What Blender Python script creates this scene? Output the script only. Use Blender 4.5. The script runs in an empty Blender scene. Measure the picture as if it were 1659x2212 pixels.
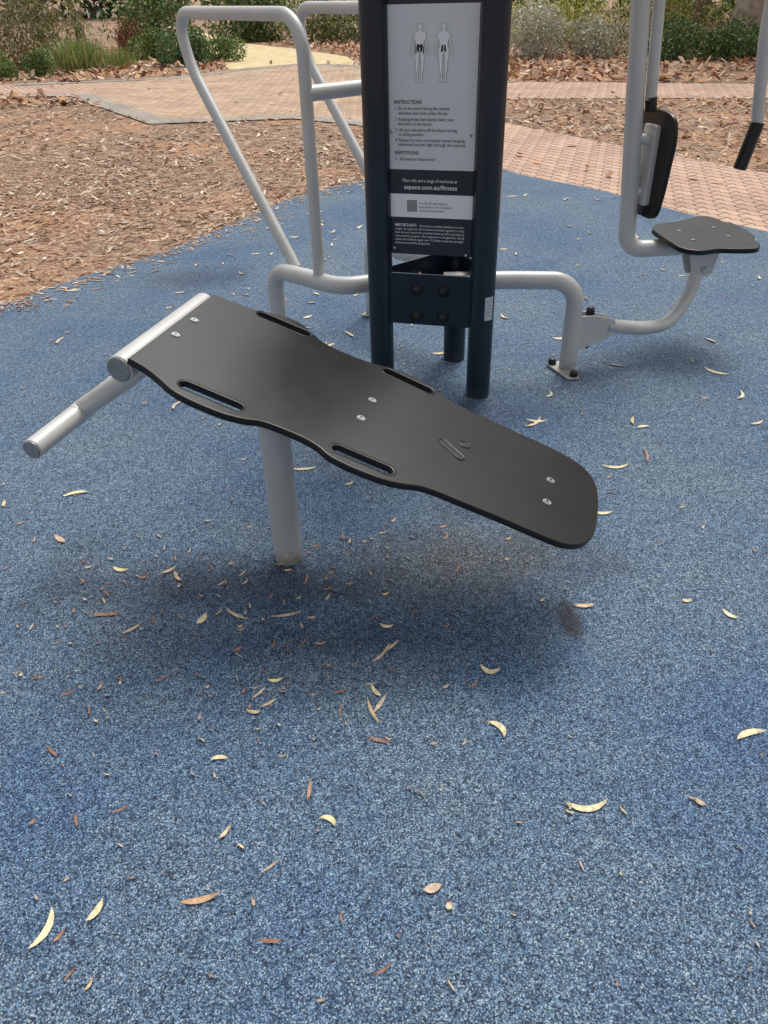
import bpy, math, random
import numpy as np
from mathutils import Vector, Matrix
random.seed(7); rng=np.random.default_rng(7)
sc=bpy.context.scene
sc.view_settings.view_transform='Standard'; sc.view_settings.look='None'
sc.view_settings.exposure=0; sc.view_settings.gamma=1
V3=Vector

# ---------------------------------------------------------------- materials
def newmat(name):
    m=bpy.data.materials.new(name); m.use_nodes=True
    nt=m.node_tree; b=nt.nodes["Principled BSDF"]
    return m,nt,b
def L(nt,a,b): nt.links.new(a,b)
def ramp(nt,stops,interp='LINEAR'):
    r=nt.nodes.new("ShaderNodeValToRGB"); e=r.color_ramp.elements
    r.color_ramp.interpolation=interp
    e[0].position=stops[0][0]; e[0].color=(*stops[0][1],1)
    e[1].position=stops[-1][0]; e[1].color=(*stops[-1][1],1)
    for p,c in stops[1:-1]:
        x=e.new(p); x.color=(*c,1)
    return r
def mixc(nt,f,a,b,mode='MIX'):
    m=nt.nodes.new("ShaderNodeMix"); m.data_type='RGBA'; m.blend_type=mode
    if isinstance(f,(int,float)): m.inputs[0].default_value=f
    else: L(nt,f,m.inputs[0])
    for s,i in ((a,6),(b,7)):
        if isinstance(s,tuple): m.inputs[i].default_value=(*s,1)
        else: L(nt,s,m.inputs[i])
    return m.outputs[2]
def geo(nt):
    return nt.nodes.new("ShaderNodeNewGeometry").outputs["Position"]
def bump(nt,b,h,strength,dist):
    n=nt.nodes.new("ShaderNodeBump"); n.inputs["Strength"].default_value=strength; n.inputs["Distance"].default_value=dist
    L(nt,h,n.inputs["Height"]); L(nt,n.outputs[0],b.inputs["Normal"])
def noise(nt,vec,scale,detail=3,rough=.5):
    n=nt.nodes.new("ShaderNodeTexNoise"); n.inputs["Scale"].default_value=scale; n.inputs["Detail"].default_value=detail
    n.inputs["Roughness"].default_value=rough
    if vec is not None: L(nt,vec,n.inputs["Vector"])
    return n

def mat_simple(name,col,rough=.4,metal=0.,var=.12,nscale=6,bmp=0.,bscale=300,spec=.5,dirt=None):
    m,nt,b=newmat(name); p=geo(nt)
    n=noise(nt,p,nscale,3)
    lo=tuple(c*(1-var) for c in col); hi=tuple(min(1,c*(1+var)) for c in col)
    r=ramp(nt,[(.3,lo),(.7,hi)]); L(nt,n.outputs[0],r.inputs[0]); c=r.outputs[0]
    if dirt:   # grime splashed up from the ground onto feet and post bases
        s=nt.nodes.new("ShaderNodeSeparateXYZ"); L(nt,p,s.inputs[0])
        n3=noise(nt,p,60,4,.7); a=nt.nodes.new("ShaderNodeMath"); a.operation='MULTIPLY_ADD'; a.inputs[1].default_value=.12; L(nt,n3.outputs[0],a.inputs[0]); L(nt,s.outputs[2],a.inputs[2])
        mr=nt.nodes.new("ShaderNodeMapRange"); mr.inputs[1].default_value=.055; mr.inputs[2].default_value=.12; mr.inputs[3].default_value=.75; mr.inputs[4].default_value=0
        L(nt,a.outputs[0],mr.inputs[0]); c=mixc(nt,mr.outputs[0],c,dirt)
    L(nt,c,b.inputs["Base Color"])
    b.inputs["Roughness"].default_value=rough; b.inputs["Metallic"].default_value=metal
    b.inputs["Specular IOR Level"].default_value=spec
    if bmp>0:
        nb=noise(nt,p,bscale,2); bump(nt,b,nb.outputs[0],bmp,.001)
    return m
M_silver=mat_simple("silver_paint",(.61,.60,.575),.36,.12,.06,5,.05,500,dirt=(.25,.22,.18))
M_silver_end=mat_simple("silver_end_cap",(.34,.34,.34),.3,.6,.1,60)
M_navy=mat_simple("navy_paint",(.010,.021,.034),.28,0,.15,4,.1,400,dirt=(.05,.055,.06))
M_navyband=mat_simple("sign_navy",(.025,.029,.043),.35,0,.03)
M_signgrey=mat_simple("sign_grey",(.74,.75,.77),.35,0,.03,2)
M_signwhite=mat_simple("sign_white",(.92,.93,.94),.35,0,.02)
M_figwhite=mat_simple("figure_white",(.93,.94,.95),.4,0,.02)
M_ink=mat_simple("sign_ink",(.03,.03,.035),.5,0,.02)
M_inkw=mat_simple("sign_ink_white",(.93,.93,.93),.5,0,.02)
M_figline=mat_simple("figure_outline",(.3,.3,.31),.5,0,.02)
M_black=mat_simple("black_plastic",(.012,.012,.013),.35,0,.2,20,.15,500)
M_steel=mat_simple("stainless",(.6,.6,.6),.25,.85,.08,80)
M_dark=mat_simple("dark_recess",(.006,.006,.006),.6)
M_label=mat_simple("foil_label",(.65,.67,.69),.3,.5,.1,40)
# board
m,nt,b=newmat("black_polymer_board"); M_board=m; p=geo(nt)
n1=noise(nt,p,9,4,.65); r=ramp(nt,[(.3,(.0075,.007,.0065)),(.75,(.0115,.0105,.0097))]); L(nt,n1.outputs[0],r.inputs[0])
nd=noise(nt,p,260,3,.8); rd=ramp(nt,[(.56,(0,0,0)),(.72,(.45,.45,.45))]); L(nt,nd.outputs[0],rd.inputs[0])
nl=noise(nt,p,4.5,3,.6); rl=ramp(nt,[(.40,(.15,.15,.15)),(.64,(.9,.9,.9))]); L(nt,nl.outputs[0],rl.inputs[0])
dust=mixc(nt,1.,rd.outputs[0],rl.outputs[0],'MULTIPLY')
L(nt,mixc(nt,dust,r.outputs[0],(.050,.042,.035)),b.inputs["Base Color"])
rr=nt.nodes.new("ShaderNodeMapRange"); rr.inputs[1].default_value=.3; rr.inputs[2].default_value=.7; rr.inputs[3].default_value=.27; rr.inputs[4].default_value=.31
L(nt,n1.outputs[0],rr.inputs[0]); L(nt,rr.outputs[0],b.inputs["Roughness"]); b.inputs["Specular IOR Level"].default_value=.42
nb=noise(nt,p,380,2); bump(nt,b,nb.outputs[0],.16,.0010)

# attribute-coloured scatter material
def mat_attr(name,rough=.7,spec=.3):
    m,nt,b=newmat(name); a=nt.nodes.new("ShaderNodeAttribute"); a.attribute_name="Col"
    L(nt,a.outputs["Color"],b.inputs["Base Color"])
    b.inputs["Roughness"].default_value=rough; b.inputs["Specular IOR Level"].default_value=spec
    return m
M_leaf=mat_attr("foliage_leaf",.55); M_chip=mat_attr("wood_chip",.8,.2)
m,nt,b=newmat("dry_leaf"); M_gum=m; a=nt.nodes.new("ShaderNodeAttribute"); a.attribute_name="Col"
n=noise(nt,geo(nt),90,3); r=ramp(nt,[(.3,(.65,.62,.58)),(.7,(1.15,1.15,1.15))]); L(nt,n.outputs[0],r.inputs[0])
L(nt,mixc(nt,1.,a.outputs["Color"],r.outputs[0],'MULTIPLY'),b.inputs["Base Color"]); b.inputs["Roughness"].default_value=.5

# blue wet-pour rubber
m,nt,b=newmat("blue_rubber_surface"); M_blue=m; p=geo(nt)
wn=noise(nt,p,110,1); wv=nt.nodes.new("ShaderNodeVectorMath"); wv.operation='MULTIPLY_ADD'; wv.inputs[1].default_value=(.006,.006,.006)
L(nt,wn.outputs["Color"],wv.inputs[0]); L(nt,p,wv.inputs[2])
vo=nt.nodes.new("ShaderNodeTexVoronoi"); vo.inputs["Scale"].default_value=300; L(nt,wv.outputs[0],vo.inputs["Vector"])
sep=nt.nodes.new("ShaderNodeSeparateColor"); L(nt,vo.outputs["Color"],sep.inputs[0])
cr=ramp(nt,[(0,(.024,.040,.070)),(.16,(.070,.115,.19)),(.5,(.145,.245,.38)),(.8,(.235,.355,.485)),(1,(.47,.57,.63))]); L(nt,sep.outputs[0],cr.inputs[0])
edge=ramp(nt,[(.0,(1,1,1)),(.4,(1,1,1)),(.85,(.28,.28,.31))])
dm=nt.nodes.new("ShaderNodeMath"); dm.operation='MULTIPLY'; dm.inputs[1].default_value=1.2; L(nt,vo.outputs["Distance"],dm.inputs[0]); L(nt,dm.outputs[0],edge.inputs[0])
c=mixc(nt,1.,cr.outputs[0],edge.outputs[0],'MULTIPLY')
g1=noise(nt,p,40,2,.6); gr=ramp(nt,[(.32,(.70,.71,.74)),(.68,(1.26,1.24,1.21))]); L(nt,g1.outputs[0],gr.inputs[0])
c=mixc(nt,.8,c,gr.outputs[0],'MULTIPLY')
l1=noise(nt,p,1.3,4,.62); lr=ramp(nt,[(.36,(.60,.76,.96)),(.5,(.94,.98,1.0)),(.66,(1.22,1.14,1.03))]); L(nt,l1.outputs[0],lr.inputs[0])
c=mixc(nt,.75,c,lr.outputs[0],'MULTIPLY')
nn_=noise(nt,p,7,4,.65)
def spot(cx,cy,rx,ry,amp):
    s=nt.nodes.new("ShaderNodeVectorMath"); s.operation='SUBTRACT'; L(nt,p,s.inputs[0]); s.inputs[1].default_value=(cx,cy,0)
    d=nt.nodes.new("ShaderNodeVectorMath"); d.operation='DIVIDE'; L(nt,s.outputs[0],d.inputs[0]); d.inputs[1].default_value=(rx,ry,1)
    le=nt.nodes.new("ShaderNodeVectorMath"); le.operation='LENGTH'; L(nt,d.outputs[0],le.inputs[0])
    ad=nt.nodes.new("ShaderNodeMath"); ad.operation='MULTIPLY_ADD'; L(nt,nn_.outputs[0],ad.inputs[0]); ad.inputs[1].default_value=1.1; L(nt,le.outputs["Value"],ad.inputs[2])
    mr=nt.nodes.new("ShaderNodeMapRange"); mr.interpolation_type='SMOOTHSTEP'; mr.inputs[1].default_value=.7; mr.inputs[2].default_value=1.65; mr.inputs[3].default_value=amp; mr.inputs[4].default_value=0
    L(nt,ad.outputs[0],mr.inputs[0]); return mr.outputs[0]
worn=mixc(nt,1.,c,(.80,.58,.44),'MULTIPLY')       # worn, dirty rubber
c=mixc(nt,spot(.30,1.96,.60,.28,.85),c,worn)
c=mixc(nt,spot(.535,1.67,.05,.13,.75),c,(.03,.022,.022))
shade_tint=mixc(nt,1.,c,(.42,.40,.45),'MULTIPLY')  # darkened rubber colour, used below to paint in cast shade
c=mixc(nt,spot(-.45,1.88,.75,.18,.8),c,shade_tint)  # painted shade beneath the raised end of the bench
c=mixc(nt,spot(-.15,1.62,.6,.10,.5),c,shade_tint)  # middle of the bench's cast shadow, painted into the colour
c=mixc(nt,spot(.30,2.98,.65,.22,.75),c,shade_tint)  # shadow at the foot of the blue posts, painted in
c=mixc(nt,spot(.40,2.25,.35,.10,.5),c,shade_tint)  # darker strip behind the bench board
c=mixc(nt,spot(-1.2,5.0,.5,.3,.65),c,shade_tint)  # leg-raise frame's shadow painted onto the rubber
sr=ramp(nt,[(.60,(0,0,0)),(.72,(.65,.65,.65))]); sn=noise(nt,p,11,4,.7); L(nt,sn.outputs[0],sr.inputs[0])
c=mixc(nt,sr.outputs[0],c,mixc(nt,1.,c,(.42,.44,.5),'MULTIPLY'))
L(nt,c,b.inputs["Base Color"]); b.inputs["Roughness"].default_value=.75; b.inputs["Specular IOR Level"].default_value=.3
bump(nt,b,vo.outputs["Distance"],.45,-.003)

# mulch soil
m,nt,b=newmat("mulch_ground"); M_mulch=m; p=geo(nt)
v1=nt.nodes.new("ShaderNodeTexVoronoi"); v1.inputs["Scale"].default_value=38
dn=noise(nt,p,6,2); dv_=nt.nodes.new("ShaderNodeVectorMath"); dv_.operation='MULTIPLY_ADD'; dv_.inputs[1].default_value=(.3,.3,0); L(nt,dn.outputs["Color"],dv_.inputs[0]); L(nt,p,dv_.inputs[2])
mp=nt.nodes.new("ShaderNodeMapping"); mp.inputs["Scale"].default_value=(1,2.2,1); mp.inputs["Rotation"].default_value=(0,0,.5)
L(nt,dv_.outputs[0],mp.inputs[0]); L(nt,mp.outputs[0],v1.inputs["Vector"])
sp=nt.nodes.new("ShaderNodeSeparateColor"); L(nt,v1.outputs["Color"],sp.inputs[0])
r=ramp(nt,[(0,(.12,.065,.045)),(.4,(.30,.18,.115)),(.75,(.46,.30,.20)),(1,(.60,.46,.33))]); L(nt,sp.outputs[0],r.inputs[0])
ln=noise(nt,p,.55,4,.6); lr=ramp(nt,[(.50,(0,0,0)),(.62,(.75,.75,.75))]); L(nt,ln.outputs[0],lr.inputs[0])
n9=noise(nt,p,50,3,.7); r9=ramp(nt,[(.3,(.40,.20,.10)),(.7,(.68,.40,.23))]); L(nt,n9.outputs[0],r9.inputs[0])
L(nt,mixc(nt,lr.outputs[0],r.outputs[0],r9.outputs[0]),b.inputs["Base Color"]); b.inputs["Roughness"].default_value=.9
bump(nt,b,v1.outputs["Distance"],.7,.02)

# pavers
def mat_paver(name,c1,c2,mortar,ang,zig=True):
    m,nt,b=newmat(name); p=geo(nt)
    mp=nt.nodes.new("ShaderNodeMapping"); mp.inputs["Rotation"].default_value=(0,0,ang); L(nt,p,mp.inputs[0])
    vec=mp.outputs[0]
    if zig:
        sx=nt.nodes.new("ShaderNodeSeparateXYZ"); L(nt,vec,sx.inputs[0])
        pp=nt.nodes.new("ShaderNodeMath"); pp.operation='PINGPONG'; pp.inputs[1].default_value=.055; L(nt,sx.outputs[0],pp.inputs[0])
        ma=nt.nodes.new("ShaderNodeMath"); ma.operation='MULTIPLY_ADD'; ma.inputs[1].default_value=.55; L(nt,pp.outputs[0],ma.inputs[0]); L(nt,sx.outputs[1],ma.inputs[2])
        cx=nt.nodes.new("ShaderNodeCombineXYZ"); L(nt,sx.outputs[0],cx.inputs[0]); L(nt,ma.outputs[0],cx.inputs[1]); vec=cx.outputs[0]
    br=nt.nodes.new("ShaderNodeTexBrick"); L(nt,vec,br.inputs["Vector"])
    br.inputs["Scale"].default_value=1; br.inputs["Brick Width"].default_value=.22; br.inputs["Row Height"].default_value=.11
    br.inputs["Mortar Size"].default_value=.009; br.inputs["Mortar Smooth"].default_value=.3
    br.inputs["Color1"].default_value=(*c1,1); br.inputs["Color2"].default_value=(*c2,1); br.inputs["Mortar"].default_value=(*mortar,1)
    n=noise(nt,p,1.3,5,.65); r=ramp(nt,[(.3,(.75,.73,.72)),(.7,(1.15,1.15,1.12))]); L(nt,n.outputs[0],r.inputs[0])
    c=mixc(nt,1.,br.outputs[0],r.outputs[0],'MULTIPLY')
    L(nt,c,b.inputs["Base Color"]); b.inputs["Roughness"].default_value=.85
    bump(nt,b,br.outputs["Fac"],.6,-.004)
    return m
M_paver=mat_paver("red_pavers",(.56,.36,.27),(.64,.44,.33),(.16,.10,.08),math.radians(61))
M_paver2=mat_paver("tan_pavers",(.64,.46,.30),(.50,.33,.24),(.22,.16,.12),math.radians(45))
M_paverg=mat_paver("grey_border_pavers",(.38,.35,.31),(.46,.40,.34),(.2,.17,.15),math.radians(20),False)
M_sand=mat_simple("sandy_path_gravel",(.70,.55,.31),.9,0,.15,3,.3,60)
M_road=mat_simple("asphalt",(.12,.12,.12),.85,0,.15,2)
M_bark=mat_simple("tree_bark",(.42,.35,.27),.85,0,.35,7,.8,25)
M_bark2=mat_simple("dark_bark",(.18,.14,.10),.9,0,.3,9,.8,30)

# ---------------------------------------------------------------- mesh helpers
def link(ob,parent=None):
    sc.collection.objects.link(ob)
    if parent: ob.parent=parent
    return ob
def empty(name,loc=(0,0,0)):
    e=bpy.data.objects.new(name,None); e.empty_display_size=.2; sc.collection.objects.link(e); return e
def mk(name,vs,fs,mat,parent=None,smooth=True,ang=35):
    me=bpy.data.meshes.new(name); me.from_pydata([tuple(v) for v in vs],[],fs); me.validate(); me.update()
    if smooth:
        me.shade_smooth(); me.set_sharp_from_angle(angle=math.radians(ang))
    me.materials.append(mat); return link(bpy.data.objects.new(name,me),parent)
def fillet(pts,R,seg=12):
    pts=[V3(p) for p in pts]
    Rs=R if isinstance(R,(list,tuple)) else [R]*len(pts)
    out=[pts[0]]
    for i in range(1,len(pts)-1):
        a,b_,c_=pts[i-1],pts[i],pts[i+1]; u=(a-b_); w=(c_-b_); lu,lw=u.length,w.length; u.normalize(); w.normalize()
        phi=math.pi-u.angle(w)
        if phi<.02: out.append(b_); continue
        t=min(Rs[i]*math.tan(phi/2),lu*.49,lw*.49); r=t/math.tan(phi/2)
        p0=b_+u*t; p1=b_+w*t; bis=(u+w).normalized(); cen=b_+bis*(r/math.cos(phi/2))
        a0=(p0-cen); a1=(p1-cen)
        for k in range(seg+1):
            f=k/seg; s=math.sin(phi); out.append(cen+a0*(math.sin((1-f)*phi)/s)+a1*(math.sin(f*phi)/s))
    out.append(pts[-1]); return out
def sweep(name,pts,r,mat,parent=None,R=None,seg=24,r1=None,dome=False):
    if R is not None: pts=fillet(pts,R)
    pts=[V3(p) for p in pts]; n=len(pts)
    T=[(pts[min(i+1,n-1)]-pts[max(i-1,0)]).normalized() for i in range(n)]
    ref=V3((0,0,1)) if abs(T[0].z)<.9 else V3((1,0,0))
    x=(ref-T[0]*ref.dot(T[0])).normalized(); vs=[];fs=[]
    rings=[]
    def ring(c,x,y,rr):
        b0=len(vs)
        for k in range(seg):
            a=2*math.pi*k/seg; vs.append(c+x*(math.cos(a)*rr)+y*(math.sin(a)*rr))
        rings.append(b0)
    for i in range(n):
        x=(x-T[i]*x.dot(T[i])).normalized(); y=T[i].cross(x)
        rr=r if r1 is None else r+(r1-r)*i/(n-1)
        bv=min(.003,rr*.2)
        if i==0: ring(pts[i],x,y,rr-bv); ring(pts[i]+T[i]*bv,x,y,rr)
        elif i==n-1: ring(pts[i]-T[i]*bv,x,y,rr); ring(pts[i],x,y,rr-bv)
        else: ring(pts[i],x,y,rr)
    if dome:
        for k in range(1,5):
            a=k/5*math.pi/2; ring(pts[-1]+T[-1]*(r*.5*math.sin(a)),x,y,(r-.003)*math.cos(a))
    for a,b_ in zip(rings[:-1],rings[1:]):
        for k in range(seg): fs.append((a+k,a+(k+1)%seg,b_+(k+1)%seg,b_+k))
    fs.append(tuple(reversed(range(rings[0],rings[0]+seg)))); fs.append(tuple(range(rings[-1],rings[-1]+seg)))
    return mk(name,vs,fs,mat,parent)
def frame(o,x,y,z):
    m=Matrix.Identity(4)
    for i,c in enumerate((x,y,z,o)):
        for j in range(3): m[j][i]=c[j]
    return m
def plate(name,loops,M,th,mat,parent=None,bev=.002,bres=2):
    """2D outline (+holes) -> bevelled plate; top face at local z=0, thickness th downward."""
    cu=bpy.data.curves.new(name,'CURVE'); cu.dimensions='2D'; cu.fill_mode='BOTH'
    cu.extrude=max(th/2-bev,.0001); cu.bevel_depth=bev; cu.bevel_resolution=bres; cu.offset=-bev
    for lp in loops:
        s=cu.splines.new('POLY'); s.points.add(len(lp)-1); s.use_cyclic_u=True
        for i,q in enumerate(lp): s.points[i].co=(q[0],q[1],0,1)
    ob=bpy.data.objects.new(name+"_c",cu); sc.collection.objects.link(ob); bpy.context.view_layer.update()
    me=bpy.data.meshes.new_from_object(ob.evaluated_get(bpy.context.evaluated_depsgraph_get()))
    bpy.data.objects.remove(ob); bpy.data.curves.remove(cu)
    me.transform(M@Matrix.Translation((0,0,-th/2))); me.materials.clear(); me.materials.append(mat)
    me.shade_smooth(); me.set_sharp_from_angle(angle=math.radians(40)); me.name=name
    return link(bpy.data.objects.new(name,me),parent)
def catmull(pts,sub=6):
    n=len(pts); out=[]
    for i in range(n):
        p0,p1,p2,p3=[np.array(pts[(i+k-1)%n],float) for k in range(4)]
        for k in range(sub):
            t=k/sub; out.append(tuple(.5*((2*p1)+(-p0+p2)*t+(2*p0-5*p1+4*p2-p3)*t*t+(-p0+3*p1-3*p2+p3)*t**3)))
    return out
def roundpoly(pts,R,seg=6):
    n=len(pts); out=[]
    for i in range(n):
        a,b_,c_=[V3((*pts[(i+k-1)%n],0)) for k in range(3)]
        f=fillet([a+(b_-a)*.5,b_,b_+(c_-b_)*.5],R,seg)
        out+= [(q.x,q.y) for q in f[1:-1]]
    return out
def slot(cx,cy,hl,hw,ang=0,seg=8):
    o=[]
    for k in range(seg+1):
        a=-math.pi/2+math.pi*k/seg; o.append((hl-hw+hw*math.cos(a),hw*math.sin(a)))
    for k in range(seg+1):
        a=math.pi/2+math.pi*k/seg; o.append((-(hl-hw)+hw*math.cos(a),hw*math.sin(a)))
    ca,sa=math.cos(ang),math.sin(ang)
    return [(cx+x*ca-y*sa,cy+x*sa+y*ca) for x,y in o]

# ---------------------------------------------------------------- directions
P=V3((.961,-.276,0)).normalized(); Nn=V3((.276,.961,0)).normalized(); Z=V3((0,0,1))

# ---------------------------------------------------------------- ground sheets
import bmesh
def sheet(name,pts,z,mat):
    me=bpy.data.meshes.new(name)
    bm=bmesh.new(); vs=[bm.verts.new((x,y,z)) for x,y in pts]; f=bm.faces.new(vs)
    bmesh.ops.triangulate(bm,faces=[f]); 
    for f in bm.faces:
        f.normal_update()
        if f.normal.z<0: f.normal_flip()
    bm.to_mesh(me); bm.free(); me.materials.append(mat); return link(bpy.data.objects.new(name,me))
sheet("ground",[(-400,-400),(400,-400),(400,600),(-400,600)],-.016,M_mulch)
edgeL=[(-5.5,1.2),(-4.2,2.9),(-3.1,3.95),(-2.307,4.625),(-2.194,4.742),(-1.906,5.181),(-1.589,5.554),(-1.344,6.013),(-1.094,6.499),(-.978,6.795),(-.703,7.274),(-.387,7.672),(-.083,7.90),(.35,8.35),(.75,8.62),(1.15,8.5)]
blue=edgeL+[(1.435,7.923),(2.005,7.163),(2.451,6.310),(2.851,5.714),(3.7,4.45),(5.2,2.4),(6,0),(6,-5),(-7,-5),(-7,-1)]
bluep=catmull(blue,5)
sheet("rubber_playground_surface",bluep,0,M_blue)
brick=[(-14,19.2),(-7.84,18.6),(-6.25,18.53),(-4.255,19.23),(-3.24,20.5),(-1.85,21.7),(-.34,20.8),(2.572,16.35),(6.75,14.8),(16,11.6),(16,9.6),(5.99,13.03),(2.19,13.82),(1.3,13.6),(1.3,12.6),(1.774,11.257),(2.628,9.655),(3.715,7.728),(5.0,5.6),(7.5,2),(5.2,2),(3.6,4.2),(2.6,5.4),(1.9,6.9),(1.1,8.1),(1.011,9.467),(-.157,11.425),(-1.09,12.26),(-2.163,12.34),(-3.1,12.08),(-4.62,14.6),(-5.42,15.9),(-6.9,16.26),(-14,17)]
sheet("brick_path",brick,-.008,M_paver)
plaza=[(-4.62,14.7),(-3.0,12.3),(-1.0,12.5),(-.1,11.7),(1.1,13.2),(1.9,14.3),(2.2,16.3),(-.3,20.4),(-1.85,21.3),(-3.2,20.2),(-4.0,19.0),(-5.2,18.3),(-5.2,16.3)]
sheet("paved_junction",plaza,-.004,M_paver2)
def strip(name,line,w,z,mat):
    a=[];b_=[]
    for i,q in enumerate(line):
        t=V3((*line[min(i+1,len(line)-1)],0))-V3((*line[max(i-1,0)],0)); t.normalize(); nn_=V3((-t.y,t.x,0))
        a.append((q[0]+nn_.x*w/2,q[1]+nn_.y*w/2)); b_.append((q[0]-nn_.x*w/2,q[1]-nn_.y*w/2))
    sheet(name,a+b_[::-1],z,mat)
strip("paver_border",[(-14,17.2),(-6.9,16.45),(-5.35,16.1),(-4.55,14.75),(-3.05,12.3),(-1.1,12.45),(-.05,11.6),(1.1,9.7)],.42,0.0,M_paverg)
strip("paver_border",[(-7.5,18.4),(-4.3,18.9),(-3.2,20.2),(-1.85,21.4),(-.4,20.5),(2.5,16.1)],.4,0.0,M_paverg)
sandp=[(-3.3,20.6),(-4.1,24),(-6.2,31),(-11.6,47),(-15,58),(-13,58),(-9.4,46),(-4.4,31),(-2.3,27.3),(-.6,23.5),(-.3,20.9),(-1.85,21.75)]
sheet("sandy_path",sandp,-.008,M_sand)
sheet("road",[(-80,72),(80,84),(80,98),(-80,86)],-.008,M_road)

def inpoly(x,y,poly):
    r=np.zeros(len(x),bool); n=len(poly); j=n-1
    for i in range(n):
        xi,yi=poly[i]; xj,yj=poly[j]
        c_=((yi>y)!=(yj>y))&(x<(xj-xi)*(y-yi)/((yj-yi)+1e-12)+xi); r^=c_; j=i
    return r
# ---------------------------------------------------------------- scatter builder
def qmesh(name,v,cols,mat,parent=None):
    n=len(v)
    me=bpy.data.meshes.new(name); me.vertices.add(n*4); me.vertices.foreach_set("co",v.reshape(-1).astype(np.float32))
    me.loops.add(n*4); me.loops.foreach_set("vertex_index",np.arange(n*4,dtype=np.int32))
    me.polygons.add(n); me.polygons.foreach_set("loop_start",np.arange(0,n*4,4,dtype=np.int32)); me.polygons.foreach_set("loop_total",np.full(n,4,np.int32))
    me.update(calc_edges=True)
    a=me.attributes.new("Col",'FLOAT_COLOR','FACE'); cc=np.ones((n,4)); cc[:,:3]=cols; a.data.foreach_set("color",cc.reshape(-1).astype(np.float32))
    me.materials.append(mat); return link(bpy.data.objects.new(name,me),parent)
def quads(name,cen,ax,ay,cols,mat,parent=None):
    n=len(cen); v=np.empty((n,4,3)); v[:,0]=cen-ax; v[:,1]=cen-ay; v[:,2]=cen+ax; v[:,3]=cen+ay
    return qmesh(name,v,cols,mat,parent)
def rects(name,cen,ax,ay,cols,mat,parent=None):
    n=len(cen); v=np.empty((n,4,3)); v[:,0]=cen-ax-ay; v[:,1]=cen+ax-ay*.6; v[:,2]=cen+ax*.9+ay; v[:,3]=cen-ax*.8+ay*.8
    return qmesh(name,v,cols,mat,parent)
def palette(n,pal,jit=.2):
    pal=np.array(pal); c_=pal[rng.integers(0,len(pal),n)]; return np.clip(c_*rng.uniform(1-jit,1+jit,(n,1)),0,1)
mulchpal=[(.48,.30,.20),(.58,.41,.29),(.33,.18,.12),(.66,.51,.38),(.74,.63,.50),(.20,.11,.075),(.52,.33,.22),(.41,.24,.155),(.56,.38,.26),(.45,.35,.27)]
litterpal=[(.62,.34,.18),(.70,.45,.28),(.46,.25,.14),(.80,.60,.42),(.30,.16,.10),(.66,.39,.23)]
def scatter(name,xr,yr,n,size,asp,pal,inc=None,exc=(),zr=(.0,.02),tilt=.35,mat=M_chip,fn=rects,ground=-.016):
    x=rng.uniform(*xr,n); y=rng.uniform(*yr,n); k=np.ones(n,bool)
    if inc is not None: k&=inpoly(x,y,inc)
    for e in exc: k&=~inpoly(x,y,e)
    k&=rng.random(n)<(.55+.45*np.sin(x*1.7+y*.9+np.sin(y*2.1))*np.sin(x*.8-y*1.3+1))+.12
    x=x[k];y=y[k];n=len(x)
    a=rng.uniform(0,2*np.pi,n); ln=rng.uniform(size[0],size[1],n)/2; w=ln*rng.uniform(asp[0],asp[1],n)
    tz=rng.normal(0,tilt,n); tw=rng.normal(0,tilt,n)
    ax=np.stack([np.cos(a),np.sin(a),tz],1); ax/=np.linalg.norm(ax,axis=1,keepdims=True)
    ay=np.stack([-np.sin(a),np.cos(a),tw],1); ay/=np.linalg.norm(ay,axis=1,keepdims=True)
    z=ground+rng.uniform(*zr,n)+np.abs(tz)*ln+.002
    return fn(name,np.stack([x,y,z],1),ax*ln[:,None],ay*w[:,None],palette(n,pal),mat)
scatter("mulch_chips",(-5.2,1.2),(3.6,9.5),28000,(.02,.09),(.12,.4),mulchpal,exc=[blue,brick],zr=(0,.015),tilt=.2)
scatter("mulch_chips",(-10,1.5),(9.5,16.5),13000,(.04,.12),(.15,.45),mulchpal,exc=[brick],zr=(0,.015),tilt=.2)
scatter("mulch_chips",(1.4,9),(4.5,14),14000,(.04,.12),(.2,.5),mulchpal+litterpal,exc=[blue,brick],zr=(0,.015),tilt=.25)
scatter("leaf_litter",(-14,14),(14.5,30),30000,(.06,.18),(.35,.8),litterpal+mulchpal[:3],exc=[brick,sandp],zr=(0,.05),tilt=.4)
scatter("fallen_leaves",(-9,9),(6,21),620,(.05,.11),(.4,.8),litterpal+[(.65,.5,.28)],inc=brick,exc=[blue],zr=(.02,.03),tilt=.2)

# ---------------------------------------------------------------- debris on the rubber
def ribbon(vs,fs,cols,x,y,ln,w,ang,curv,col,lift=.004):
    b0=len(vs); n=9; ca,sa=math.cos(ang),math.sin(ang)
    for i in range(n):
        t=i/(n-1)*2-1; ww=w*(1-abs(t)**2.2)+.0004; cx=t*ln/2; cy=curv*ln*(t*t-.4); sl=2*curv*t*2
        nx,ny=-sl,1; l=math.hypot(nx,ny); nx/=l; ny/=l
        zz=lift+.006*t*t*random.uniform(.5,1)
        for s in (-1,1):
            px,py=cx+nx*ww*s/2,cy+ny*ww*s/2
            vs.append((x+px*ca-py*sa,y+px*sa+py*ca,zz+(.0025 if s>0 else 0)))
    for i in range(n-1):
        fs.append((b0+2*i,b0+2*i+2,b0+2*i+3,b0+2*i+1)); cols.append(col)
vs=[];fs=[];cols=[]
Y1=(.88,.76,.46); Y2=(.78,.60,.36); BR=(.46,.23,.14); TN=(.72,.55,.39)
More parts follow.
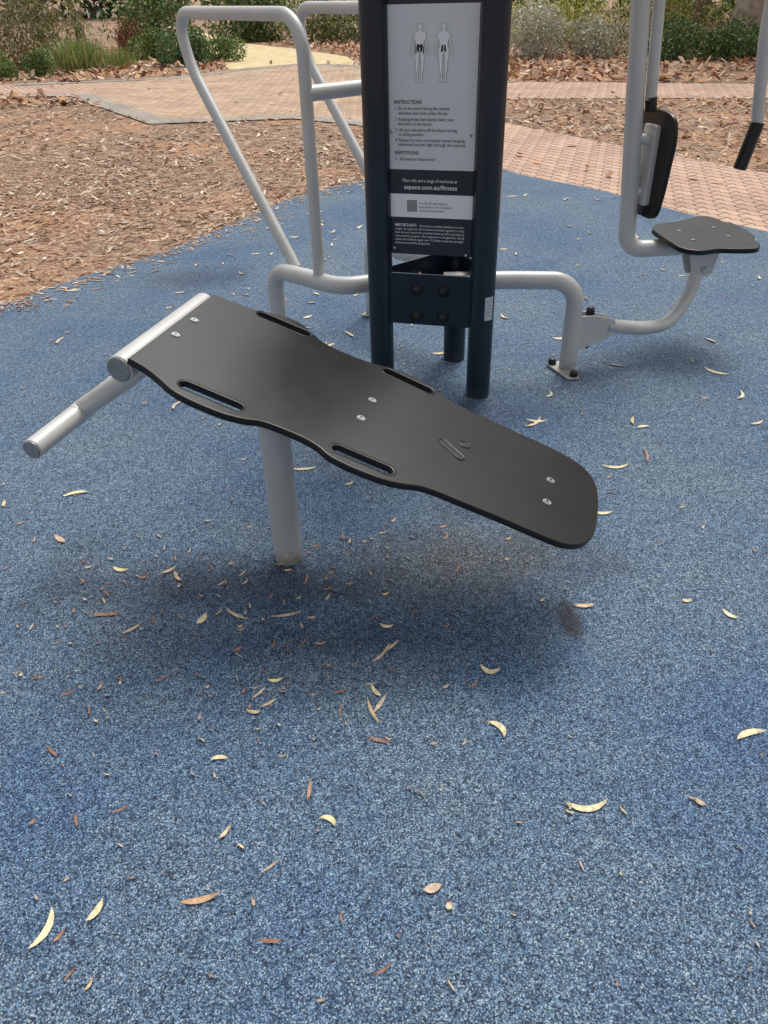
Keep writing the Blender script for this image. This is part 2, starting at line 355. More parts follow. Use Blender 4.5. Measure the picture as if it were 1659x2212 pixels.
key=[(.272,1.277,.062,.015,-.95,-.30,Y1),(.441,1.050,.100,.014,0.02,.20,Y1),(-.705,.807,.085,.014,1.35,.16,Y1),(-.612,.841,.05,.013,1.15,.08,Y1),(.885,1.236,.085,.016,.28,-.14,Y1),(.275,1.475,.055,.014,-.3,.30,Y1),
(-.017,1.548,.085,.007,.95,.05,Y2),(.009,1.574,.06,.006,.8,0,TN),(-.044,1.341,.09,.008,-1.2,.05,Y2),(-.026,1.364,.07,.01,1.05,0,TN),(-.036,1.41,.05,.01,-1.0,.05,Y1),(-.143,1.032,.042,.012,-.6,-.3,Y1),(-.193,1.112,.06,.008,1.5,0,BR),(.078,.868,.04,.018,.3,0,TN),(-.403,.859,.082,.012,.2,.06,(.66,.42,.25)),(.109,.83,.02,.012,1,0,TN),(.591,1.725,.065,.013,.03,.05,Y2),(-.849,1.746,.095,.011,.02,-.05,BR),(-.551,1.713,.05,.02,1.1,.05,Y1),(-.452,1.729,.09,.008,-.6,.05,TN),(-.752,1.678,.06,.008,.7,0,TN),(-.862,1.964,.06,.013,-.3,.1,Y1),(-1.116,2.141,.07,.018,-.7,0,TN),(-1.152,2.431,.09,.016,.3,-.2,Y1),(-.701,1.95,.05,.01,.6,0,TN),(-.667,1.918,.06,.01,-1,.1,Y2),(-.418,1.21,.042,.01,.05,-.2,Y1),(-.307,1.46,.042,.009,.1,.1,Y1),(-.353,1.353,.04,.009,-.15,.1,Y2),(-.317,1.379,.05,.006,.6,0,TN),(-.346,1.415,.05,.006,.9,0,TN),(-.373,1.01,.04,.007,1.0,0,TN),(-.248,.771,.05,.006,-.05,0,BR),(-.027,1.249,.06,.007,-.3,0,BR),(-.836,1.242,.05,.006,-.7,0,BR),(-.67,.792,.03,.006,1,0,BR),(-.718,1.05,.045,.006,-1.1,0,BR),(-.002,1.66,.04,.01,-.2,.1,Y1),(.894,2.511,.1,.012,0,.15,Y1),(.649,2.884,.11,.012,.8,.15,Y2),(.66,2.90,.09,.01,-.2,.1,Y1),(1.033,2.591,.12,.01,1.4,.1,BR),(1.583,3.337,.12,.014,-.8,.1,Y1),(1.604,3.088,.1,.014,1.1,.2,Y1),(-.309,2.561,.1,.012,0.05,.05,Y1),(1.003,1.667,.05,.012,-.9,.1,Y1),(.9,1.733,.03,.01,0,0,Y1),(.764,2.205,.07,.012,-.1,.1,Y1),(.696,1.051,.03,.01,-.8,0,TN),(-1.399,2.375,.05,.014,-1.2,.1,Y1),(-.30,1.72,.09,.008,.2,0,TN)]
for k in key: ribbon(vs,fs,cols,*k)
for i in range(760):
    y=random.uniform(.55,6.5)**1.0; x=random.uniform(-.62,.62)*(y+.9)
    if i%3==0: x=random.gauss(-.5,.38); y=random.gauss(1.7,.28)
    if not inpoly(np.array([x]),np.array([y]),blue)[0] or y<.4: continue
    t=random.random(); far=1+.25*max(0,y-1)
    if t<.6: ribbon(vs,fs,cols,x,y,random.uniform(.006,.028)*far,random.uniform(.002,.006)*far,random.uniform(0,3.14),random.uniform(-.1,.1),random.choice([TN,Y2,BR,(.55,.36,.22)]))
    elif t<.75: ribbon(vs,fs,cols,x,y,random.uniform(.02,.05),.0035*far,random.uniform(0,3.14),random.uniform(-.1,.1),random.choice([BR,TN,(.35,.2,.12)]))
    elif y>2.4 and t<.9: ribbon(vs,fs,cols,x,y,random.uniform(.05,.10),.013,random.uniform(0,3.14),random.uniform(-.25,.25),random.choice([Y1,Y2,TN]))
for i in range(60):
    y=random.uniform(3.2,7.5); x=random.uniform(-.9,2.6)
    if inpoly(np.array([x]),np.array([y]),blue)[0]: ribbon(vs,fs,cols,x,y,random.uniform(.05,.12),.018,random.uniform(0,3.14),random.uniform(-.25,.25),random.choice([Y1,Y2,TN]))
ob=mk("gum_leaves",vs,fs,M_gum,None,True,80)
a=ob.data.attributes.new("Col",'FLOAT_COLOR','FACE')
cc=np.ones((len(ob.data.polygons),4)); cc[:,:3]=np.array(cols)[:len(cc)]; a.data.foreach_set("color",cc.reshape(-1).astype(np.float32))
n=500; ii=rng.integers(2,len(edgeL)-4,n); f=rng.random(n); E=np.array(edgeL); q=E[ii]*(1-f[:,None])+E[ii+1]*f[:,None]
q+=np.stack([rng.exponential(.10,n),-rng.exponential(.07,n)],1)
a_=rng.uniform(0,6.28,n); ln=rng.uniform(.01,.035,n); 
rects("spilled_mulch",np.concatenate([q,np.full((n,1),.005)],1),np.stack([np.cos(a_)*ln,np.sin(a_)*ln,a_*0+.001],1),np.stack([-np.sin(a_)*ln*.25,np.cos(a_)*ln*.25,a_*0],1),palette(n,mulchpal),M_chip)

# ---------------------------------------------------------------- vegetation
def shrub(name,c,rad,n,size,pal,lumps=9,asp=.45,up=0.):
    c=np.array(c,float); rad=np.array(rad,float)
    lc=rng.normal(0,1,(lumps,3)); lc/=np.linalg.norm(lc,axis=1,keepdims=True); lc*=rng.uniform(.25,.7,(lumps,1)); lc[:,2]=np.abs(lc[:,2])*.9
    lr=rng.uniform(.3,.5,lumps); k=rng.integers(0,lumps,n)
    d=rng.normal(0,1,(n,3)); d/=np.linalg.norm(d,axis=1,keepdims=True)
    pos=lc[k]+d*(lr[k]*rng.uniform(.55,1.08,n)**.6)[:,None]
    pos=pos*rad+np.array([0,0,rad[2]*.15])
    pos[:,2]=np.abs(pos[:,2])+.02
    pos+=c
    a=rng.normal(0,1,(n,3)); a[:,2]+=up; a/=np.linalg.norm(a,axis=1,keepdims=True)
    b_=np.cross(a,rng.normal(0,1,(n,3))); b_/=np.linalg.norm(b_,axis=1,keepdims=True)
    s=rng.uniform(size*.5,size*1.2,n)/2
    col=palette(n,pal,.3)*(.75+.5*rng.random(lumps))[k][:,None]
    return quads(name,pos,a*s[:,None],b_*(s*asp)[:,None],col,M_leaf)
def sc_pal(p,f): return [tuple(c*f for c in q) for q in p]
G1=sc_pal([(.07,.11,.03),(.10,.14,.045),(.05,.085,.025),(.13,.16,.06)],2.3)
GD=sc_pal([(.035,.065,.03),(.05,.09,.035),(.07,.11,.045)],2.3)
GO=sc_pal([(.20,.18,.09),(.15,.15,.07),(.25,.21,.12),(.12,.14,.05),(.3,.26,.17)],2.1)
GS=sc_pal([(.30,.30,.26),(.22,.24,.19),(.36,.35,.30),(.18,.17,.12)],2.0)
GY=sc_pal([(.20,.22,.05),(.28,.28,.08),(.13,.17,.05),(.33,.30,.12)],2.4)
GR=sc_pal([(.30,.05,.04),(.22,.06,.04),(.10,.10,.04)],1.8)
TG=sc_pal([(.035,.06,.03),(.05,.085,.035),(.07,.10,.05),(.10,.13,.045)],1.2)
shrub("dry_shrub",(-8.5,22.6,0),(2.1,1.2,2.0),8500,.12,GO+G1[1:2],14,.28,up=.8)
shrub("dry_shrub",(-10.8,21.6,0),(1.6,1.2,1.8),5000,.12,GO,12,.28,up=.8)
shrub("low_green_shrub",(-8.1,19.8,0),(.45,.42,.55),2200,.07,G1,7)
shrub("low_green_shrub",(-7.45,20.0,0),(.45,.42,.55),2200,.07,G1,7)
shrub("red_leaved_shrub",(-6.9,26.5,0),(.7,.5,.85),2000,.10,GR+G1[:1],7)
shrub("green_shrub",(-5.9,24.0,0),(.95,.6,.75),3200,.09,G1,8)
shrub("dark_green_shrub",(-4.5,22.4,0),(.9,.7,1.0),5000,.09,GD+G1[:1],10)
shrub("green_shrub",(-3.7,23.2,0),(.7,.5,.6),2000,.09,G1,7)
shrub("background_shrub",(-8.6,36,0),(2.0,1.5,1.7),4500,.16,GD+GO[1:2]+G1,14)
shrub("background_shrub",(-4.2,32,0),(1.9,1.4,1.8),5500,.16,G1+GO[:1]+GD,14)
shrub("background_shrub",(-1.3,30,0),(2.1,1.2,1.4),5000,.14,GO+GD+G1,14)
shrub("background_shrub",(2.6,31,0),(3,1.5,1.9),5000,.15,GO+GD,14)
shrub("grey_saltbush",(3.9,21.0,0),(1.1,.85,1.05),5200,.08,GS,10)
shrub("grey_saltbush",(5.3,21.2,0),(1.1,.85,1.0),5200,.08,GS+GO[:1],10)
shrub("dark_green_shrub",(6.7,20.0,0),(1.1,.85,.75),4600,.09,GD+G1[1:],10)
shrub("dark_green_shrub",(8.1,19.6,0),(1.2,.85,.8),4800,.09,GD+G1,10)
shrub("dark_green_shrub",(9.7,19.4,0),(1.2,.85,.7),4200,.09,GD+G1[:2],10)
shrub("yellow_green_shrub",(5.0,26,0),(2.3,1.4,1.6),6500,.14,GY,14,.28,up=.8)
shrub("yellow_green_shrub",(8.5,26.5,0),(2.3,1.4,1.7),6500,.14,GY+G1,14,.28,up=.8)
shrub("yellow_green_shrub",(12.0,25,0),(2.4,1.4,1.6),6000,.14,G1+GY[:2],14,.28)
shrub("flowering_shrub",(7.6,22.6,0),(1.3,.8,.95),3200,.09,G1+GY[:2]+[(.8,.2,.15),(.85,.8,.35)],12)
for i,(x,y,s) in enumerate([(-30,60,8),(-18,66,9),(-6,64,8),(8,52,9),(22,50,10),(38,50,12),(-26,44,6),(18,36,8),(30,34,10)]):
    shrub("distant_trees",(x,y,0),(s,s*.6,s*1.5),2600,.7,TG,16,.6)
def tuft(name,c,r,h,n,pal):
    a=rng.uniform(0,6.28,n); t=rng.uniform(.1,.9,n)
    base=np.stack([c[0]+rng.normal(0,r*.3,n),c[1]+rng.normal(0,r*.3,n),np.zeros(n)],1)
    d=np.stack([np.cos(a)*t,np.sin(a)*t,np.full(n,1.)],1); d/=np.linalg.norm(d,axis=1,keepdims=True); l=rng.uniform(.6,1,n)*h/2
    side=np.stack([-np.sin(a),np.cos(a),a*0],1)*.008*h/.5
    return quads(name,base+d*l[:,None],d*l[:,None],side,palette(n,pal,.3),M_leaf)
tuft("strappy_grass",(-7.0,21.4),.9,.8,800,[(.25,.35,.10),(.36,.44,.15),(.45,.45,.24)])
tuft("strappy_grass",(-6.2,22.0),.6,.5,350,[(.25,.35,.10),(.36,.44,.15)])
def tree(name,x,y,r,h,pal,mat,lean=(0,0),n=4200,ls=.22):
    e=empty(name)
    top=V3((x+lean[0],y+lean[1],h*.62)); pts=[V3((x,y,-.1)),V3((x+lean[0]*.2+.04,y,h*.2)),V3((x+lean[0]*.6-.05,y+lean[1]*.5,h*.42)),top]
    pp=[tuple(q) for q in pts]; sweep("trunk",fillet(pp,2.),r*1.25,mat,e,None,16,r*.6)
    for k in range(6):
        a=k*1.05+random.random()*.6; s=pts[2].lerp(top,random.uniform(0,1)); q=s+V3((math.cos(a)*h*.22,math.sin(a)*h*.22,h*random.uniform(.12,.3)))
        sweep("limb_%d"%(k+1),fillet([s,s.lerp(q,.5)+V3((0,0,.1)),q],1.),r*.4,mat,e,None,10,r*.12)
    cr=shrub(name+"_crown",(x+lean[0],y+lean[1],h*.45),(h*.38,h*.38,h*.5),n,ls,pal,18,.3); cr.name="crown"; cr.parent=e
tree("gum_tree",9.35,22.6,.30,8,TG,M_bark,(.5,.3))
tree("gum_tree",8.9,24.5,.17,6,TG+GY,M_bark2,(-.3,.2))
tree("gum_tree",-7.6,23.9,.10,4.6,GO+G1,M_bark2,(-.4,.2))
tree("gum_tree",15,22,.38,17,TG,M_bark,(.8,.3),4500,.6)  # this and the following trees: out of view, added to darken board reflections
tree("gum_tree",23,24,.38,18,TG,M_bark,(.8,.3),4500,.6)
tree("gum_tree",13,38,.4,20,TG,M_bark,(-.8,.3),4500,.7)
tree("gum_tree",24,13,.4,16,TG,M_bark,(-.8,.3),4500,.6)

# ---------------------------------------------------------------- sit-up bench
bench=empty("sit_up_bench")
O=V3((-.041,1.928,.573)); dv=V3((.899,-.258,-.354)).normalized(); nb=dv.cross(Nn).normalized()
MB=frame(O,dv,Nn,nb)
def BP(s,t,h=0): return O+dv*s+Nn*t+nb*h
far=[(-.590,.252),(-.545,.257),(-.503,.264),(-.455,.272),(-.415,.292),(-.382,.309),(-.340,.315),(-.300,.304),(-.262,.280),(-.222,.259),(-.170,.254),(-.110,.257),(-.055,.268),(-.015,.284),(.030,.294),(.080,.297),(.125,.289),(.160,.270),(.200,.252),(.250,.245),(.34,.245),(.445,.243),(.55,.240),(.62,.228),(.668,.196),(.695,.145),(.706,.07)]
near=[(.706,-.04),(.700,-.10),(.680,-.155),(.645,-.190),(.60,-.206),(.52,-.210),(.43,-.213),(.339,-.219),(.27,-.223),(.222,-.233),(.180,-.255),(.140,-.270),(.09,-.278),(.034,-.281),(-.019,-.275),(-.055,-.258),(-.10,-.250),(-.16,-.252),(-.21,-.260),(-.25,-.282),(-.30,-.298),(-.36,-.303),(-.41,-.302),(-.449,-.294),(-.485,-.277),(-.526,-.260),(-.560,-.252),(-.590,-.248)]
def open_catmull(pts,sub=4):
    q=[pts[0]]+pts+[pts[-1]]; out=[]
    for i in range(1,len(q)-2):
        p0,p1,p2,p3=[np.array(q[i+k-1],float) for k in range(4)]
        for k in range(sub):
            t=k/sub; out.append(tuple(.5*((2*p1)+(-p0+p2)*t+(2*p0-5*p1+4*p2-p3)*t*t+(-p0+3*p1-3*p2+p3)*t**3)))
    out.append(pts[-1]); return out
outline=open_catmull(far+near)
TH=.020
plate("board",[outline,slot(-.356,.262,.086,.0155,.05),slot(.063,.256,.082,.0155,-.03),slot(-.356,-.246,.086,.0155,.05),slot(.060,-.228,.082,.0155,.04)],MB,TH,M_board,bench,.0045,4)
for s,t,a_ in ((-.356,.262,.05),(.063,.256,-.03),(-.356,-.246,.05),(.060,-.228,.04)):   # moulded lip round each hand slot
    lp=slot(s,t,.0925,.0225,a_); pts=[BP(x,y,-.0002) for x,y in lp]; pts.append(pts[0]); sweep("slot_lip",pts,.0016,M_board,bench,seg=8)
for s in (-.558,0,.556):
    for t in (.06,-.053):
        o=BP(s,t,0); sweep("bolt_washer",[o-nb*.001,o+nb*.0022],.0125,M_steel,bench,seg=24)
        sweep("bolt_head",[o+nb*.002,o+nb*.0045],.0085,M_steel,bench,seg=20,dome=False)
        sweep("bolt_socket",[o+nb*.0042,o+nb*.0049],.004,M_dark,bench,seg=6)
for nm,lp in (("moulded_slot",slot(.262,-.008,.047,.012,-.55)),("moulded_oval",slot(.292,.046,.016,.014,0))):
    pts=[BP(x,y,.0006) for x,y in lp]; pts.append(pts[0]); sweep(nm,pts,.0021,M_black,bench,seg=8)
    plate(nm+"_floor",[lp],frame(BP(0,0,.0007),dv,Nn,nb),.0012,M_dark,bench,.0003,1)
def RP(u,z,t): return V3((O.x,O.y,0))+P*u+Nn*t+Z*z
RT=.037
sweep("knee_bar",[RP(-.588,.745,-.245),RP(-.588,.745,.255)],RT,M_silver,bench,seg=40)
sweep("knee_bar_cap",[RP(-.588,.745,-.248),RP(-.588,.745,-.244)],RT-.004,M_silver_end,bench,seg=40)
sweep("foot_bar",[RP(-.938,.466,-.25),RP(-.938,.466,.25)],.031,M_silver,bench,seg=36)
sweep("foot_bar_cap",[RP(-.938,.466,-.253),RP(-.938,.466,-.249)],.0275,M_silver_end,bench,seg=36)
sweep("foot_bar_collar",[RP(-.938,.466,-.035),RP(-.938,.466,.035)],.0325,M_silver,bench,seg=36)
sweep("foot_arm",[RP(-.93,.475,0),RP(-.74,.60,0),RP(-.60,.71,0)],.030,M_silver,bench,.3,30)
sweep("spine_beam",[RP(-.588,.735,0),BP(-.5,0,-.055),BP(.60,0,-.045)],.024,M_silver,bench,.05,24)
for s in (0,.556): 
    sweep("cross_bracket",[BP(s,-.08,-.026),BP(s,.08,-.026)],.006,M_silver,bench,seg=10)
sweep("support_post",[(-.317,2.007,-.03),(-.317,2.007,.652)],.0455,M_silver,bench,seg=40)

# ---------------------------------------------------------------- column
col=empty("fitness_station_column")
R0=V3((.445,3.181,0))
def CP(u,z,f=0): return R0+P*u+Z*z-Nn*f      # f: toward front
CR=CP(-.004,0); CL=CP(-.449,0); CB=V3((.372,3.598,0))
for nm,c_ in (("post_right",CR),("post_left",CL),("post_rear",CB)):
    sweep(nm,[c_-Z*.05,c_+Z*2.35],.053,M_navy,col,seg=40)
    sweep(nm+"_cap",[c_+Z*2.35,c_+Z*2.365],.056,M_black,col,seg=30,dome=True)
def boxp(name,a,b_,z0,z1,th,mat,off=0,inset=.04):
    d=(b_-a).normalized(); nrm=V3((d.y,-d.x,0)); a2=a+d*inset; b2=b_-d*inset; w=(b2-a2).length
    M=frame(a2+nrm*off+Z*z0,d,Z,nrm)
    return plate(name,[[(0,0),(w,0),(w,z1-z0),(0,z1-z0)]],M,th,mat,col,.002,1)
boxp("bracket_front",CL,CR,.316,.538,.008,M_navy,.02,.045)
boxp("bracket_side",CR,CB,.316,.538,.008,M_navy,.02,.045)
boxp("bracket_side",CB,CL,.316,.538,.008,M_navy,.02,.045)
for u in (-.283,-.167):
    for z in (.472,.358):
        o=CP(u,z,.022); sweep("bracket_bolt",[o,o-Nn*.014],.020,M_black,col,seg=24,dome=True)
        sweep("bracket_washer",[o-Nn*-.001,o-Nn*.003],.025,M_navy,col,seg=24)
for c0,c1 in ((CB,CR),(CB,CL)):
    mm=c0.lerp(c1,.5); 
    for dz in (.47,.40): sweep("inner_bolt",[mm+Z*dz,mm+Z*dz-Nn*.02],.012,M_steel,col,seg=16,dome=True)
# sign
sign=empty("instruction_sign"); 
UL,UR=-.399,-.059
def rect(name,u0,u1,z0,z1,f,mat,th=.003,bev=.0005):
    M=frame(CP(0,0,f),P,Z,-Nn)
    return plate(name,[[(u0,z0),(u1,z0),(u1,z1),(u0,z1)]],M,th,mat,sign,bev,1)
rect("backing_panel",UL-.005,UR+.005,.612,2.3,-.004,M_navyband,.006,.001)
rect("grey_face",UL+.001,UR-.001,.943,1.489,.0,M_signgrey)
rect("navy_band",UL+.001,UR-.001,.852,.9425,.0,M_navyband)
rect("white_band",UL+.001,UR-.001,.762,.8515,.0,M_signwhite)
rect("dark_band",UL+.001,UR-.001,.617,.7615,.0,M_navyband)
ys=[10,220,326,365,418,468,545]; zs=[1.489,1.180,1.009,.943,.851,.761,.617]
def art(x,y):   # sign artwork grid -> position on the panel
    z=float(np.interp(y,ys,zs)); f=(y-10)/535; xl=831+19*f; xr=1033-15*f
    return UL+(UR-UL)*(x-xl)/(xr-xl), z
def text(name,body,x0,x1,y,em,mat,bold=0.):
    cu=bpy.data.curves.new(name,'FONT'); cu.body=body; cu.size=1; cu.offset=bold; cu.resolution_u=3
    ob=bpy.data.objects.new(name,cu); sc.collection.objects.link(ob); bpy.context.view_layer.update()
    me=bpy.data.meshes.new_from_object(ob.evaluated_get(bpy.context.evaluated_depsgraph_get())); bpy.data.objects.remove(ob)
    xs=[v.co.x for v in me.vertices]; w=max(xs)-min(xs); u0,z=art(x0,y); u1,_=art(x1,y)
    sx=(u1-u0)/w
    M=frame(CP(u0,z-em*.33,.0022),P,Z,-Nn)@Matrix.Diagonal((sx,em,1,1))@Matrix.Translation((-min(xs),0,0))
    me.transform(M); me.materials.clear(); me.materials.append(mat); me.name=name
    link(bpy.data.objects.new(name,me),sign)
text("heading_instructions","INSTRUCTIONS",852,911,220,.0180,M_ink,.008)
for t,x0,x1,y in [("1. Sit on the bench facing the column",854,970,233),("and place your toes under the bar",861,967,243),("2. Keeping knees bent slowly lower your",854,980,256),("shoulders to the bench",861,932,266),("3. Lift your shoulders off the bench moving",855,986,279),("to sitting position",862,915,288.5),("4. Repeat in a slow and steady manner keeping",855,1003,301),("abdominal muscles tight through the exercise",862,1004,310.5),("5 - 20 based on fitness level",855,940,342)]:
    text("instruction_line",t,x0,x1,y,.0165,M_ink)
text("heading_repetitions","REPETITIONS",855,906,329,.0180,M_ink,.008)
text("info_line","More info and a range of workouts at",873,988,388,.0175,M_inkw)
text("web_address","aspace.com.au/fitness",876,988,402,.024,M_inkw,.01)
for t,x1,y in [("Scan this QR code using your",970,436),("smart phone to view Sit Up Bench",978,444),("exercise instruction video.",962,452)]: text("scan_line",t,909,x1,y,.0115,M_ink)
text("important_heading","IMPORTANT:",858,905,484,.0165,M_inkw,.01)
for t,x0,x1,y in [("If you have a medical condition, are over",911,1003,484.5),("weight, are aged over 40 or haven't exercised regularly in a long",858,1004,492),("time, see your doctor for a medical check-up before starting any",858,1004,499.5),("new exercise program. This equipment is designed for use by",859,1004,507),("adults and children aged over 12. Please supervise younger",859,1003,514.5),("children around this equipment.",859,933,522)]:
    text("important_line",t,x0,x1,y,.0125,M_inkw)
a0=art(883,455); a1=art(904,430); rect("code_patch",a0[0],a1[0],a0[1],a1[1],.0012,M_figline,.0012,.0002)
for x,y in ((1008,544),(857,535),(848,283),(1015,288)):
    u,z=art(x,y); o=CP(u,z,.001); sweep("sign_screw",[o,o-Nn*.003],.006,M_steel,sign,seg=16,dome=True)
half=[(0,0),(2.6,.3),(4.2,2.6),(4.3,6),(3.3,9.5),(2.6,11.5),(2.8,14.2),(5.5,16),(9.5,17.3),(11.2,20),(11.8,26),(13,33),(14.2,38),(16.2,46),(17.6,53),(18.8,58),(18.2,64),(16.2,66),(15.6,62),(15.4,58),(13.8,50),(11.6,43),(10.5,38),(9.2,32),(8.9,36),(8,43),(8.4,49),(10,55),(10.4,62),(9.6,72),(8,82),(8,90),(7.6,98),(5.4,108),(4.6,116),(6.2,120),(7.4,123),(5.5,124.6),(2.4,123.6),(1.8,119),(2,108),(2.6,96),(2,86),(1.4,74),(.5,62)]
for cx in (905,956):
    full=half+[(-x,y) for x,y in half[::-1][:-1]]
    def A(q,s=1.): return art(cx+q[0]*s*1.12,50+q[1])
    pts=[A(q) for q in full]; M=frame(CP(0,0,.0015),P,Z,-Nn); plate("body_figure",[pts],M,.001,M_figwhite,sign,.0001,1)
    ps=[CP(u,z,.0017) for u,z in pts]; ps.append(ps[0]); sweep("body_outline",ps,.0007,M_figline,sign,seg=5)
    if cx==905: ms=[[(-5.5,42),(-1,44),(-1,61),(-4,59),(-5.5,52)],[(5.5,42),(1,44),(1,61),(4,59),(5.5,52)],[(-8,46),(-6.2,50),(-6,60),(-8.2,66)],[(8,46),(6.2,50),(6,60),(8.2,66)],[(-4,45),(4,45),(3,50),(-3,50)]]
    else: ms=[[(-3.8,46),(-1,44),(-.8,56),(-2.6,60),(-5,59),(-4.4,53)],[(3.8,46),(1,44),(.8,56),(2.6,60),(5,59),(4.4,53)]]
    for q in ms: plate("muscle_mark",[[A(k) for k in q]],frame(CP(0,0,.0028),P,Z,-Nn),.0008,M_ink,sign,.0001,1)
lab=[];fs=[]
cdir=(V3((0,0,0))-CR); cdir.z=0; cdir.normalize(); base=math.atan2(cdir.y,cdir.x)
for i in range(9):
    a=base+.25+i/8*.75; 
    for z in (.365,.465): lab.append(CR+V3((math.cos(a)*.0542,math.sin(a)*.0542,z)))
for i in range(8): fs.append((2*i,2*i+2,2*i+3,2*i+1))
mk("id_label",lab,fs,M_label,col)
for z in (.385,.40,.415,.43,.445):
    ps=[CR+V3((math.cos(base+.32+i/8*.6)*.0548,math.sin(base+.32+i/8*.6)*.0548,z)) for i in range(9)]; sweep("label_line",ps,.0012,M_figline,col,seg=5)

# ---------------------------------------------------------------- dip / leg-raise frame
dip=empty("leg_raise_frame")
RB=.040; DD=V3((-.6222,.7828,0)); NN=V3((.7828,.6222,0)); LV=V3((-.267,3.538,0))
sweep("base_tube",[(-.50,3.74,.0),(-.50,3.74,.425),(-.31,3.575,.425),(-.17,3.455,.42),(.02,3.52,.42),(.20,3.56,.42)],RB,M_silver,dip,[0,.09,.2,.22,.25,0],32)
sweep("base_tube",[(.35,3.62,.42),(.30,3.86,.42),(.12,3.98,.42),(-.03,4.25,.42),(-.03,4.25,0)],RB,M_silver,dip,[0,.15,.15,.09,0],32)
for nm,off,sh in (("arm_loop",0,0),("arm_loop",.65,-.045)):
    q=LV+NN*off+DD*sh
    f=lambda s,z: q+DD*s+Z*z
    sweep(nm,[f(0,.44),f(0,1.462),f(1.035,1.462),f(.985,1.255),f(.185,.44)],.0265,M_silver,dip,[0,.14,.13,.5,0],28)
sweep("cross_rail",[LV+Z*1.19,LV+NN*.65+Z*1.19],.030,M_silver,dip,seg=28)
for c_ in ((-.50,3.74),(-.03,4.25)):
    tri=roundpoly([(c_[0]-.08,c_[1]-.05),(c_[0]+.08,c_[1]-.05),(c_[0],c_[1]+.09)],.03)
    plate("foot_plate",[tri],Matrix.Translation((0,0,.012)),.010,M_silver,dip,.002)

# ---------------------------------------------------------------- seated press machine
pr=empty("seated_press_machine")
LG=V3((.900,3.42,0))
sweep("base_tube",[(.30,3.47,.43),(.62,3.455,.43),(LG.x,LG.y,.43),(LG.x,LG.y,0.01)],RB,M_silver,pr,[0,.1,.11,0],32)
tri=roundpoly([(.800,3.49),(.955,3.50),(.93,3.295),(.875,3.29)],.025)
plate("foot_plate",[tri],Matrix.Translation((0,0,.014)),.012,M_silver,pr,.003)
for x,y in ((.835,3.465),(.908,3.318)):
    sweep("foot_bolt",[(x,y,.012),(x,y,.032)],.020,M_black,pr,seg=20,dome=True)
AX=V3((.97,.24,0)).normalized(); AY=V3((-.24,.97,0)).normalized()
for off in (-.030,.030):
    M=frame(V3((LG.x,LG.y,0))+AY*off,AX,Z,-AY)
    plate("hinge_cheek",[roundpoly([(.02,.27),(.09,.268),(.205,.235),(.215,.165),(.10,.125),(.02,.10)],.022)],M,.008,M_silver,pr,.002)
pv=LG+AX*.185+Z*.198
sweep("hinge_pin",[pv-AY*.044,pv+AY*.044],.014,M_steel,pr,seg=20); sweep("hinge_sleeve",[pv-AY*.026,pv+AY*.026],.030,M_silver,pr,seg=24)
o=LG+AX*.085; sweep("stop_bumper",[o+Z*.262,o+Z*.292],.020,M_black,pr,seg=20,dome=True); sweep("stop_bumper",[o+Z*.13,o+Z*.105],.016,M_black,pr,seg=20,dome=True)
link_pts=[tuple(pv),(1.25,3.50,.165),(1.42,3.60,.14),(1.545,3.72,.25),(1.575,3.76,.345)]
sweep("swing_link",link_pts,.032,M_silver,pr,[0,.3,.25,.2,0],28)
pv2=V3((1.585,3.765,.365))
for off in (-.034,.034):
    M=frame(pv2+AY*off,AX,Z,-AY)
    plate("seat_hinge_cheek",[roundpoly([(-.05,-.035),(.05,-.035),(.075,.095),(-.10,.095)],.025)],M,.008,M_silver,pr,.002)
sweep("seat_hinge_pin",[pv2-AY*.05,pv2+AY*.05],.015,M_steel,pr,seg=20); sweep("seat_hinge_sleeve",[pv2-AY*.03,pv2+AY*.03],.034,M_silver,pr,seg=24)
sweep("upright",[(1.085,3.80,2.0),(1.125,3.80,1.45),(1.205,3.80,.62),(1.215,3.80,.452),(1.58,3.83,.452)],.040,M_silver,pr,[0,.5,.6,.13,0],32)
# seat, tipped slightly toward the front edge
AYs=(AY+Z*.10).normalized(); sc_=V3((1.585,3.79,.520)); MS=frame(sc_,AX,AYs,AX.cross(AYs))
so=[(-.215,-.05),(-.205,-.13),(-.14,-.185),(-.04,-.185),(.04,-.21),(.13,-.225),(.175,-.19),(.19,-.12),(.225,-.07),(.225,.07),(.19,.12),(.175,.19),(.13,.225),(.04,.21),(-.04,.185),(-.14,.185),(-.205,.13),(-.215,.05)]
plate("seat",[catmull(so,5)],MS,.024,M_board,pr,.005,3)
for x,y in ((-.1,-.06),(-.1,.06),(.09,-.06),(.09,.06)):
    o=sc_+AX*x+AYs*y; sweep("seat_bolt",[o,o+Z*.004],.011,M_steel,pr,seg=18)
bc=V3((1.285,3.80,.838)); MK=frame(bc,AY,Z,AX)
bo=[(-.10,-.215),(-.135,-.12),(-.15,0),(-.16,.12),(-.135,.195),(-.07,.222),(.07,.222),(.135,.195),(.16,.12),(.15,0),(.135,-.12),(.10,-.215),(0,-.228)]
plate("backrest",[catmull(bo,5)],MK,.020,M_board,pr,.004,3)
M=frame(V3((1.275,3.80,.835)),AY,Z,AX); plate("backrest_bracket",[roundpoly([(-.05,-.17),(.05,-.17),(.05,.17),(-.05,.17)],.015)],M,.035,M_silver,pr,.004)
sweep("backrest_stub",[(1.17,3.80,.95),(1.25,3.80,.94)],.022,M_silver,pr,seg=20); sweep("backrest_stub",[(1.19,3.80,.72),(1.25,3.80,.72)],.022,M_silver,pr,seg=20)
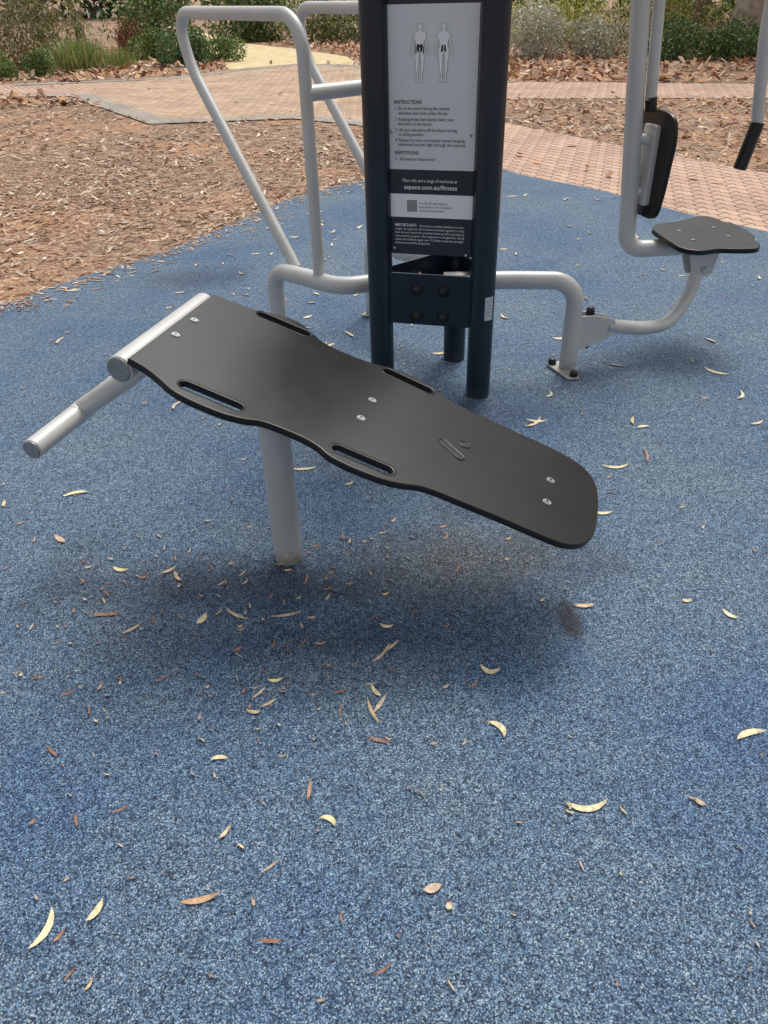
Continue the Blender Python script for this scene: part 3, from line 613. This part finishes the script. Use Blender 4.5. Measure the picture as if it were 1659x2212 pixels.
sweep("lever_tube",[(1.17,3.80,2.0),(1.20,3.80,1.47),(1.228,3.80,1.10)],.025,M_silver,pr,.5,24)
sweep("lever_end",[(1.228,3.80,1.115),(1.236,3.80,1.055)],.026,M_black,pr,seg=24)
sweep("handle_tube",[(1.17,3.80,2.0),(1.64,3.80,2.0),(1.675,3.80,1.32),(1.725,3.80,.985),(1.722,3.80,.97)],.026,M_silver,pr,[0,.12,.6,.3,0],24)
sweep("handle_grip",[(1.727,3.80,1.0),(1.69,3.80,.805)],.030,M_black,pr,seg=28)

# ---------------------------------------------------------------- light, world, camera
w=bpy.data.worlds.new("World"); sc.world=w; w.use_nodes=True; nt=w.node_tree; bg=nt.nodes["Background"]
sky=nt.nodes.new("ShaderNodeTexSky"); sky.sky_type='NISHITA'; sky.sun_disc=False
sky.sun_elevation=math.radians(58); sky.sun_rotation=math.radians(25); sky.air_density=1; sky.dust_density=5
hs=nt.nodes.new("ShaderNodeHueSaturation"); hs.inputs["Saturation"].default_value=.15
nt.links.new(sky.outputs[0],hs.inputs["Color"]); nt.links.new(hs.outputs[0],bg.inputs[0]); bg.inputs[1].default_value=.15
ld=bpy.data.lights.new("sun",'SUN'); ld.energy=1.5; ld.angle=math.radians(21); ld.color=(1,.96,.89)
lo=bpy.data.objects.new("sun",ld); sc.collection.objects.link(lo)
lo.rotation_mode='QUATERNION'; lo.rotation_quaternion=V3((.15,.32,.57)).to_track_quat('Z','Y')
lo.location=(2,5,8)
cd=bpy.data.cameras.new("camera"); cam=bpy.data.objects.new("camera",cd); sc.collection.objects.link(cam); sc.camera=cam
cd.sensor_fit='HORIZONTAL'; cd.sensor_width=36; cd.lens=36; cd.clip_start=.05; cd.clip_end=2000
th=math.radians(34.5); ro=math.atan(70/2414)
fw=V3((0,math.cos(th),-math.sin(th))); u0=V3((0,math.sin(th),math.cos(th))); r0=V3((1,0,0))
rt=r0*math.cos(ro)-u0*math.sin(ro); up=r0*math.sin(ro)+u0*math.cos(ro)
cam.matrix_world=frame(V3((0,0,1.55)),rt,up,-fw)
